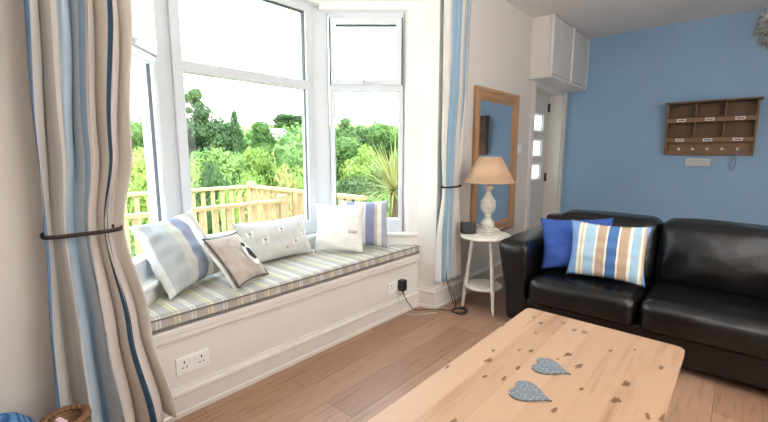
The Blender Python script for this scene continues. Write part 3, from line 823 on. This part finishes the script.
for z_, dpt in ((.150, .09), (.365, .115)):
    wb('shelf_board', (-dpt, -HW + .009, z_ - .006), (-.012, HW - .009, z_ + .008))
    lp_ = wb('shelf_lip', (-dpt - .012, -HW + .002, z_ - .006), (-dpt, HW - .002, z_ + .042))
    for k in (-1, 0, 1):
        y_ = k * .245
        h = newobj('label_holder', box(B(), (-dpt - .018, y_ - .040, z_ + .002), (-dpt - .011, y_ + .040, z_ + .034), .003), M['white'], wsf)
        newobj('label_card', box(B(), (-dpt - .0195, y_ - .030, z_ + .010), (-dpt - .0175, y_ + .030, z_ + .026)), plain('brown_card', '#8c7b6a', .8), h)
for z0, z1, dpt in ((.158, .359, .10), (.373, SH - .018, .118)):
    for y_ in (-.1225, .1225): wb('divider', (-dpt, y_ - .006, z0), (-.012, y_ + .006, z1), M['brown'])
for k in range(5):
    bm = B(); lathe(bm, [(.006, 0), (.006, .012), (.013, .018), (.015, .026), (.010, .033), (.003, .035)], 16)
    for v in bm.verts: v.co = Vector((-.030 - v.co.z, .25 - k * .125 + v.co.x, .070 + v.co.y))
    newobj('knob', bm, M['white'], wsf, smooth=True)
th = empty('thermostat', (XB, .39, 1.196)); tag(th, 'small white thermostat box on the blue wall below the pigeonhole shelf', 'thermostat')
newobj('case', box(B(), (-.028, -.112, -.045), (-.001, .112, .045), .006), M['door'], th)
bm = B()
for k in range(4): box(bm, (-.0295, -.100, -.032 + k * .018), (-.027, .100, -.027 + k * .018))
newobj('vent_slots', bm, plain('grey_plastic', '#a9adb2', .5), th)
ky = empty('key_loop', (XB - .052, .085, 1.30)); tag(ky, 'grey cord loop hanging from the rightmost knob of the wall shelf', 'cord')
bm = B(); tube(bm, [(-.006, -.03, .045), (-.006, -.020, -.03), (.006, -.012, -.14), (.012, .012, -.185), (.008, .030, -.15), (.004, .01, -.05), (-.006, -.024, .045)], .004, 6, 6)
newobj('loop', bm, plain('grey_cord', '#8d99a5', .8), ky, smooth=True)

# ------------------------------------------------------------------ feather pendant shade
pd = empty('pendant_light', (4.36, -.155, 2.262)); tag(pd, 'round grey feather pendant lampshade hanging near the blue wall', 'pendant light')
bm = B(); rnd = random.Random(4)
bmesh.ops.create_icosphere(bm, subdivisions=3, radius=.15)
for k in range(1500):
    z_ = rnd.uniform(-1, 1); a_ = rnd.uniform(0, 2 * PI); q = math.sqrt(1 - z_ * z_)
    n = Vector((q * math.cos(a_), q * math.sin(a_), z_)); tng = n.cross(Vector((rnd.gauss(0, 1), rnd.gauss(0, 1), rnd.gauss(0, 1)))).normalized()
    droop = Vector((0, 0, -rnd.uniform(0, .03))); L = rnd.uniform(.04, .075); w_ = rnd.uniform(.004, .009)
    p0 = n * .145; p1 = n * (.145 + L * .6) + tng * .015; p2 = n * (.145 + L * .9) + tng * .035 + droop
    sd = n.cross(tng).normalized() * w_
    vs = [bm.verts.new(x) for x in (p0 - sd * .4, p0 + sd * .4, p1 + sd, p1 - sd)]; v2 = bm.verts.new(p2)
    bm.faces.new(vs); bm.faces.new((vs[3], vs[2], v2))
newobj('feather_shade', bm, plain('grey_feathers', '#a4a6a8', .9, .25, 40), pd)
newobj('cord', tube(B(), [(0, 0, .14), (0, 0, .448)], .004, 8), M['white'], pd)
newobj('ceiling_rose', lathe(B(), [(.05, .448), (.045, .463), (.03, .467)], 24), M['white'], pd, smooth=True)

# ------------------------------------------------------------------ basket and blue pouffe by the left curtain
bk = empty('wicker_basket', (.196, 1.560, 0)); tag(bk, 'brown wicker basket on the floor below the left curtain', 'basket')
M['wicker'] = stripes('wicker_weave', [(0, '#7a5638'), (.5, '#94704c')], .012, 2, 0, var=.35, weave=120)
bm = lathe(B(), [(.045, 0), (.050, .01), (.053, .15), (.056, .32), (.058, .445)], 40, cap=False); 
so = newobj('woven_body', bm, M['wicker'], bk, smooth=True); sm = so.modifiers.new('thickness', 'SOLIDIFY'); sm.thickness = .008
newobj('base', lathe(B(), [(.04, .004), (.044, .012), (.044, .02)], 32), M['wicker'], bk)
bm = B(); pts = [((.058 + .003 * math.sin(k * 1.9)) * math.cos(2 * PI * k / 60), (.058 + .003 * math.sin(k * 1.9)) * math.sin(2 * PI * k / 60), .45 + .003 * math.cos(k * 1.9)) for k in range(61)]
tube(bm, pts, .010, 8); newobj('braided_rim', bm, M['wicker'], bk, smooth=True)
bx_ = newobj('pink_packet', box(B(), (-.008, -.022, 0), (.008, .022, .17), .003), plain('pink_paper', '#d9bfc6', .7)); bx_.location = (.196, 1.555, .292); bx_.rotation_euler = (R(4), R(-6), R(20))
tag(bx_, 'pale pink packet standing upright inside the wicker basket', 'packet')
bx2 = newobj('riser', box(B(), (-.03, -.03, 0), (.03, .03, .268), .008), plain('brown_riser', '#8a6a4a', .8)); bx2.location = (.196, 1.560, .021)  # unseen block that props the pink packet up inside the basket
tag(bx2, 'small brown parcel hidden inside the wicker basket under the pink packet', 'riser')
t = NT('blue_ribbed_knit'); v = t.coord(); wv = t.add('ShaderNodeTexWave', bands_direction='Z'); wv.inputs['Scale'].default_value = 22; wv.inputs['Distortion'].default_value = 2
t.link(v, wv.inputs['Vector']); t.base(t.ramp(wv.outputs['Fac'], [(.1, lin('#2f5d94')), (.6, lin('#5f92c4'))])); t.rough(.95); t.bump(wv.outputs['Fac'], .6, .01)
pf = newobj('knitted_pouffe', softbox((-.115, -.115, 0), (.115, .115, .49), .08, (.01, .01, .012), 16, .004, 4), t.m, smooth=True); pf.location = (.015, 1.60, 0)
tag(pf, 'blue knitted pouffe on the floor at the far left by the wall', 'pouffe')

# ------------------------------------------------------------------ outside: deck with balustrades
dk = struct('deck', box(B(), (-3.2, 2.86, -.26), (3.05, 5.25, -.16)), M['deckboards'])
def balustrade(label, a, b, ztop, zlow, zbase, step, post_at, group='timber balustrades of the deck'):
    a = Vector((a[0], a[1], 0)); b = Vector((b[0], b[1], 0)); L = (b - a).length; d_ = (b - a).normalized()
    root = empty('deck_balustrade', a, (0, 0, math.atan2(d_.y, d_.x))); tag(root, label, 'balustrade', group)
    newobj('top_rail', box(B(), (-.04, -.05, ztop - .04), (L + .04, .05, ztop), .008), M['deck'], root)
    newobj('bottom_rail', box(B(), (0, -.025, zlow), (L, .025, zlow + .06), .005), M['deck'], root)
    n = int(L / step)
    bal = None
    for k in range(n):
        x = (k + .5) * L / n
        if any(abs(x - q * L) < .06 for q in post_at): continue
        if bal is None: bal = newobj('baluster', box(B(), (-.02, -.02, zlow + .06), (.02, .02, ztop - .04)), M['deck'], root, (x, 0, 0))
        else:
            o = bal.copy(); C.objects.link(o); o.parent = root; o.location = (x, 0, 0)
    for q in post_at: newobj('post', box(B(), (q * L - .045, -.046, zbase), (q * L + .045, .046, ztop - .041 if 0 < q < 1 else ztop + .05), .006), M['deck'], root)
balustrade('timber balustrade along the far edge of the deck', (-3.1, 5.10), (2.81, 5.10), .86, -.06, -.16, .125, (0, .34, .67))
balustrade('timber balustrade down the right side of the deck', (2.92, 5.10), (2.92, 2.92), .86, -.06, -.16, .125, (0, .5))
balustrade('lower nearer timber handrail with end post behind the middle window', (.2, 4.0), (2.68, 4.0), .765, -.08, -.16, .14, (0, .45, 1))

# hillside, woodland and trees
def D0(az, dist): return Vector((dist * math.sin(R(az)), dist * math.cos(R(az))))   # azimuth from +Y towards +X
def ground(dist):
    ks = [(0, -1.2), (7, -2.0), (15, -4.0), (30, -2.0), (60, 2.2), (100, 8.3), (150, 9.5), (220, 9.0)]
    for (d0, z0), (d1, z1) in zip(ks, ks[1:]):
        if d0 <= dist <= d1:
            s_ = (dist - d0) / (d1 - d0); return z0 + (z1 - z0) * s_
    return ks[-1][1]
bm = B(); rows = []
rads = [5.6, 7, 9, 12, 15, 19, 24, 30, 38, 48, 60, 75, 90, 105, 125, 150, 200]
for r_ in rads:
    rows.append([bm.verts.new((*D0(az, r_), ground(r_) + (1.2 * noise.noise(Vector((az * .08, r_ * .03, 0))) if r_ > 20 else 0))) for az in range(-50, 106, 3)])
for a_, b_ in zip(rows, rows[1:]):
    for k in range(len(a_) - 1): bm.faces.new((a_[k], b_[k], b_[k + 1], a_[k + 1]))
gnd = struct('hillside_ground', bm, M['grass'], smooth=True)

def leaf_cards(bm, rnd, pts_normals, size):
    for p_, n_ in pts_normals:
        n2 = (n_ + Vector((rnd.gauss(0, .5), rnd.gauss(0, .5), rnd.gauss(0, .5)))).normalized()
        tq = n2.cross(Vector((rnd.gauss(0, 1), rnd.gauss(0, 1), rnd.gauss(0, 1)))).normalized(); s_ = size * rnd.uniform(.6, 1.3)
        w_ = n2.cross(tq) * s_ * .6; l_ = tq * s_
        vs = [bm.verts.new(p_ + x) for x in (-l_, w_, l_, -w_)]; bm.faces.new(vs)
def crown_mesh(seed, kind, nleaf, size):
    """unit crown: about 1 in radius, z 0..2"""
    rnd = random.Random(seed); bm = bmesh.new(); blobs = []
    if kind == 'round':
        for k in range(16):
            a_ = rnd.uniform(0, 2 * PI); z_ = rnd.uniform(.35, 1.75); rr = .62 * math.sqrt(max(.05, 1 - ((z_ - 1) / 1.05) ** 2)) * rnd.uniform(.4, 1)
            blobs.append((Vector((rr * math.cos(a_), rr * math.sin(a_), z_)), rnd.uniform(.28, .48)))
        blobs.append((Vector((0, 0, 1)), .66))
    elif kind == 'cone':
        for k in range(15):
            z_ = .15 + 1.75 * k / 14; rr = (1 - z_ / 2.15) * .55; a_ = k * 2.4
            blobs.append((Vector((rr * .5 * math.cos(a_), rr * .5 * math.sin(a_), z_)), .12 + rr * .8))
    elif kind == 'pine':
        for k in range(13):
            z_ = .3 + 1.6 * k / 12; a_ = k * 2.1; rr = rnd.uniform(.2, .62) * (1.15 - .35 * z_ / 2)
            blobs.append((Vector((rr * math.cos(a_), rr * math.sin(a_), z_)), rnd.uniform(.2, .34)))
    for c_, r_ in blobs:
        mt = Matrix.Translation(c_) @ Matrix.Diagonal((1, 1, .6 if kind == 'pine' else .85, 1))
        bmesh.ops.create_icosphere(bm, subdivisions=1, radius=r_ * .72, matrix=mt)
    tot = sum(r_ * r_ for _, r_ in blobs); pn = []
    for c_, r_ in blobs:
        for k in range(int(nleaf * r_ * r_ / tot)):
            z_ = rnd.uniform(-.75, 1); a_ = rnd.uniform(0, 2 * PI); q = math.sqrt(1 - z_ * z_); n_ = Vector((q * math.cos(a_), q * math.sin(a_), z_))
            sc_ = .6 if kind == 'pine' else .85
            pn.append((c_ + Vector((n_.x, n_.y, n_.z * sc_)) * r_ * rnd.uniform(.78, 1.12), n_))
    leaf_cards(bm, rnd, pn, size)
    me = bpy.data.meshes.new('crown'); bm.to_mesh(me); bm.free(); return me
CR = {('round', i): crown_mesh(20 + i, 'round', 6500, .052) for i in range(3)}
CR[('cone', 0)] = crown_mesh(31, 'cone', 4500, .05); CR[('pine', 0)] = crown_mesh(41, 'pine', 3600, .055)
bmt = B(); tube(bmt, [(0, 0, -.3), (.03, 0, .3), (-.01, .02, .7), (.02, 0, 1.2)], .07, 8, rs=[.10, .075, .06, .03]); trunk_me = bpy.data.meshes.new('trunk'); bmt.to_mesh(trunk_me); bmt.free(); trunk_me.materials.append(M['bark'])
def tree(name, kind, var, leaf, az, dist, ztop, rad, label, squash=None):
    p_ = D0(az, dist); g = ground(dist); hgt = max(ztop - g, 1.0)
    root = empty(name, (p_.x, p_.y, g)); tag(root, label, 'shrub' if 'shrub' in name else 'tree', 'trees and shrubs on the hillside')
    me = CR[(kind, var)].copy(); me.materials.clear(); me.materials.append(M[leaf])
    ch = hgt * (.80 if kind != 'pine' else .75) if squash is None else hgt * squash
    o = newobj('crown', me, None, root, (0, 0, hgt - ch)); o.scale = (rad, rad, ch / 2); o.rotation_euler = (0, 0, az * .3)
    tr_ = newobj('trunk', trunk_me, None, root); tr_.scale = (max(rad * .9, .5), max(rad * .9, .5), max((hgt - ch * .6), .5))
# elevation tangent e -> height at distance
zt = lambda e, dist: 1.3 + e * dist
TREES = [
 ('tall_pine', 'pine', 0, 'leaf_dark', 23.3, 45, .140, 2.0, 'tall dark pine highest on the skyline at the left of the middle window'),
 ('broadleaf_tree', 'round', 0, 'leaf_dark', 24.9, 32, .105, 2.4, 'big dark round tree just below the tall pine'),
 ('conifer_tree', 'cone', 0, 'leaf_dark', 28.1, 42, .096, 1.6, 'pointed dark conifer just right of the tall pine'),
 ('skyline_tree', 'round', 1, 'leaf_mid', 31.5, 44, .080, 1.5, 'small round tree on the skyline at the middle of the middle window'),
 ('skyline_tree', 'round', 2, 'leaf_dark', 35.3, 76, .094, 4.2, 'broad dark tree on the skyline at the right of the middle window'),
 ('lime_tree', 'round', 1, 'leaf_lime', 31.0, 24, .020, 1.35, 'bright lime-green tree in front of the white bungalow'),
 ('broadleaf_tree', 'round', 1, 'leaf_mid', 25.7, 22, .020, 1.7, 'mid-green tree rising above the far balustrade at left of the middle window'),
 ('broadleaf_tree', 'round', 2, 'leaf_mid', 37.3, 20, .006, 1.45, 'mid-green tree above the corner of the deck balustrade'),
 ('straw_shrub', 'round', 0, 'leaf_olive', 32.9, 10, -.030, .85, 'straw-coloured shrub behind the corner of the far balustrade'),
 ('straw_shrub', 'round', 2, 'leaf_lime', 28.3, 11.5, -.045, .8, 'yellow-green shrub behind the far balustrade left of the straw-coloured one'),
 ('broadleaf_tree', 'round', 2, 'leaf_mid', 16.3, 30, .080, 2.1, 'green tree in the upper part of the left window'),
 ('broadleaf_tree', 'round', 0, 'leaf_lime', 17.9, 17, .010, 1.3, 'bright green tree low in the left window above the railing'),
 ('broadleaf_tree', 'round', 1, 'leaf_dark', 12.2, 26, .060, 2.4, 'dark tree behind the left curtain edge'),
 ('broadleaf_tree', 'round', 0, 'leaf_dark', 43.7, 36, .088, 2.2, 'dark green tree at the left of the right window skyline'),
 ('broadleaf_tree', 'round', 1, 'leaf_mid', 48.3, 34, .078, 2.0, 'mid-green tree at the centre of the right window skyline'),
 ('broadleaf_tree', 'round', 2, 'leaf_mid', 52.3, 32, .080, 2.0, 'mid-green tree at the right edge of the right window skyline'),
 ('lime_tree', 'round', 0, 'leaf_lime', 45.7, 21, .020, 1.4, 'lime-green tree in the middle of the right window'),
 ('broadleaf_tree', 'round', 2, 'leaf_mid', 50.3, 19, .008, 1.4, 'green tree behind the spiky palm in the right window'),
 ('dark_shrub', 'round', 1, 'leaf_dark', 44.3, 12.5, -.040, .85, 'dark shrub low at the left of the right window'),
 ('green_shrub', 'round', 2, 'leaf_mid', 48.1, 10, -.075, .6, 'green shrub low in the right window beside the spiky palm'),
 ('broadleaf_tree', 'round', 0, 'leaf_mid', 40.7, 28, .060, 2.2, 'green tree behind the post between middle and right windows'),
 ('broadleaf_tree', 'round', 1, 'leaf_dark', 56.2, 30, .075, 2.3, 'dark tree beyond the right edge of the right window'),
 ('broadleaf_tree', 'round', 1, 'leaf_lime', 21.3, 15, -.012, 1.1, 'lime-green tree behind the post between left and middle windows'),
 ('dark_shrub', 'round', 0, 'leaf_dark', 25.3, 13, -.020, 1.0, 'dark shrub behind the far balustrade at the left of the middle window'),
 ('green_shrub', 'round', 1, 'leaf_lime', 36.3, 13, -.018, .9, 'lime-green shrub behind the right-hand balustrade'),
]
for n_, k_, v_, lf, az, dist, e_, rd, lb in TREES: tree(n_, k_, v_, lf, az, dist, zt(e_, dist), rd, lb, .92 if 'shrub' in n_ else None)
# far wood canopy nobody could count
for nm, lf, seed, cnt in (('woodland_canopy', 'leaf_wood', 3, 7800),):
    rnd = random.Random(seed); bm = B(); pn = []
    for k in range(cnt // 26):
        az = rnd.uniform(2, 62); dist = rnd.uniform(15, 72)
        if dist > 19 and (31.6 < az < 34.4 or 44.7 < az < 46.6): continue
        c_ = Vector((*D0(az, dist), ground(dist) + rnd.uniform(.2, .9))); r_ = rnd.uniform(1.2, 2.0) * (.5 + dist / 80)
        bmesh.ops.create_icosphere(bm, subdivisions=1, radius=r_ * .75, matrix=Matrix.Translation(c_))
        for q in range(26):
            z_ = rnd.uniform(-.1, 1); a_ = rnd.uniform(0, 2 * PI); s_ = math.sqrt(1 - z_ * z_); n2 = Vector((s_ * math.cos(a_), s_ * math.sin(a_), z_))
            pn.append((c_ + n2 * r_ * rnd.uniform(.8, 1.1), n2))
    leaf_cards(bm, rnd, pn, .42)
    o = newobj(nm, bm, M[lf]); tag(o, 'mixed green tree canopy covering the valley side', 'woodland', None, 'stuff')
# spiky palm
pp = D0(49.6, 5.6); pm = empty('cordyline_palm', (pp.x, pp.y, ground(5.6))); tag(pm, 'spiky yellow-green palm outside the right window', 'palm')
hh = .78 - ground(5.6); newobj('trunk', tube(B(), [(0, 0, -.2), (.02, 0, hh * .5), (0, 0, hh)], .06, 10, rs=[.08, .06, .05]), M['bark'], pm, smooth=True)
bm = B(); rnd = random.Random(12)
for k in range(150):
    a_ = rnd.uniform(0, 2 * PI); el = rnd.uniform(-.35, 1.4); L = rnd.uniform(.6, .95)
    n_ = Vector((math.cos(a_) * math.cos(el), math.sin(a_) * math.cos(el), math.sin(el))); sd = n_.cross(Vector((0, 0, 1))).normalized() * .014
    o0 = Vector((0, 0, hh)); pts = [o0, o0 + n_ * L * .5, o0 + n_ * L - Vector((0, 0, .10))]
    v_ = [bm.verts.new(pts[0] - sd * .6), bm.verts.new(pts[0] + sd * .6), bm.verts.new(pts[1] + sd), bm.verts.new(pts[1] - sd), bm.verts.new(pts[2])]
    bm.faces.new(v_[:4]); bm.faces.new((v_[3], v_[2], v_[4]))
newobj('leaf_rosette', bm, M['leaf_olive'], pm)
# two white houses in the trees
def house(az, dist, z, w, h, dpt, label, pitched):
    p_ = D0(az, dist); r_ = empty('white_bungalow' if pitched else 'white_cottage', (p_.x, p_.y, z), (0, 0, R(-az))); tag(r_, label, 'house')
    newobj('walls', box(B(), (-w / 2, 0, -3), (w / 2, dpt, h)), M['render'], r_)
    prof = [(-.3, h - .02), (dpt + .3, h - .02), (dpt / 2, h + dpt * .28)]
    newobj('roof', extrude_profile(B(), prof, -w / 2 - .3, w / 2 + .3, 0), M['slateroof'], r_)
    n = max(2, int(w / 2.0))
    for k in range(n):
        x = -w / 2 + (k + .5) * w / n; f_ = newobj('window', box(B(), (x - .35, -.05, h - .72), (x + .35, .03, h - .22)), M['white'], r_)
        newobj('pane', box(B(), (x - .3, -.07, h - .68), (x + .3, -.04, h - .26)), M['darkglass'], f_)
house(32.9, 62, 3.25, 3.6, .85, 3.0, 'white bungalow with grey roof among the trees in the middle window', True)
house(45.6, 60, 2.5, 2.0, .7, 2.4, 'small white cottage among the trees in the right window', False)

# ------------------------------------------------------------------ light
w = bpy.data.worlds.new('sky'); bpy.context.scene.world = w; w.use_nodes = True
nt = w.node_tree; bg = nt.nodes['Background']
tc = nt.nodes.new('ShaderNodeTexCoord'); sx = nt.nodes.new('ShaderNodeSeparateXYZ'); nt.links.new(tc.outputs['Generated'], sx.inputs[0])
rp = nt.nodes.new('ShaderNodeValToRGB'); e = rp.color_ramp.elements
e[0].position = 0; e[0].color = (1, 1, 1, 1); e[1].position = .8; e[1].color = (.72, .86, 1, 1)
nt.links.new(sx.outputs[2], rp.inputs[0]); nt.links.new(rp.outputs[0], bg.inputs[0]); bg.inputs[1].default_value = 7.4

def light(name, typ, loc, rot, energy, color=(1, 1, 1), **kw):
    l = bpy.data.lights.new(name, typ); l.energy = energy; l.color = color
    for k, v_ in kw.items(): setattr(l, k, v_)
    o = bpy.data.objects.new(name, l); C.objects.link(o); o.location = loc; o.rotation_euler = rot; return o
light('sun', 'SUN', (0, 0, 10), (R(48), 0, R(-28)), 6.0, (1, .95, .86), angle=R(2))
# portals help the sky light find the bay windows
light('bay_portal', 'AREA', (1.565, 2.72, 1.55), (R(-90), 0, 0), 1, shape='RECTANGLE', size=1.1, size_y=1.8).data.cycles.is_portal = True
light('bounce_flash', 'AREA', (1.3, -.7, 1.7), (R(180), 0, 0), 108, (1, .985, .975), shape='DISK', size=.6)
light('rear_fill', 'AREA', (2.0, YBK + .05, 1.45), (R(90), 0, R(0)), 42, (1, .99, .98), shape='RECTANGLE', size=2.2, size_y=1.5)  # added fill light along the back wall, which has no window
light('hall_fill', 'AREA', (5.1, 2.9, 1.5), (R(-90), 0, 0), 30, (1, 1, 1), shape='RECTANGLE', size=.8, size_y=1.4)  # added light behind the door, standing in for hall daylight on the panes
light('lamp_bulb', 'POINT', (TX + .03, TY - .002, 1.15), (0, 0, 0), 2.0, (1, .74, .5), shadow_soft_size=.03)

# ------------------------------------------------------------------ camera
cam = bpy.data.cameras.new('camera'); co = bpy.data.objects.new('camera', cam); C.objects.link(co)
cam.sensor_width = 36; cam.lens = 400 / 768 * 36; cam.clip_start = .05; cam.clip_end = 500
th_, pt_ = R(48.2), R(8.25)
fwd = Vector((math.sin(th_) * math.cos(pt_), math.cos(th_) * math.cos(pt_), -math.sin(pt_)))
co.location = (0, 0, 1.3); co.rotation_euler = fwd.to_track_quat('-Z', 'Y').to_euler()
sc = bpy.context.scene; sc.camera = co
sc.view_settings.view_transform = 'Standard'; sc.view_settings.look = 'None'; sc.view_settings.exposure = 0
sc.cycles.max_bounces = 10; sc.cycles.diffuse_bounces = 5; sc.cycles.transparent_max_bounces = 12
sc.cycles.caustics_reflective = False; sc.cycles.caustics_refractive = False
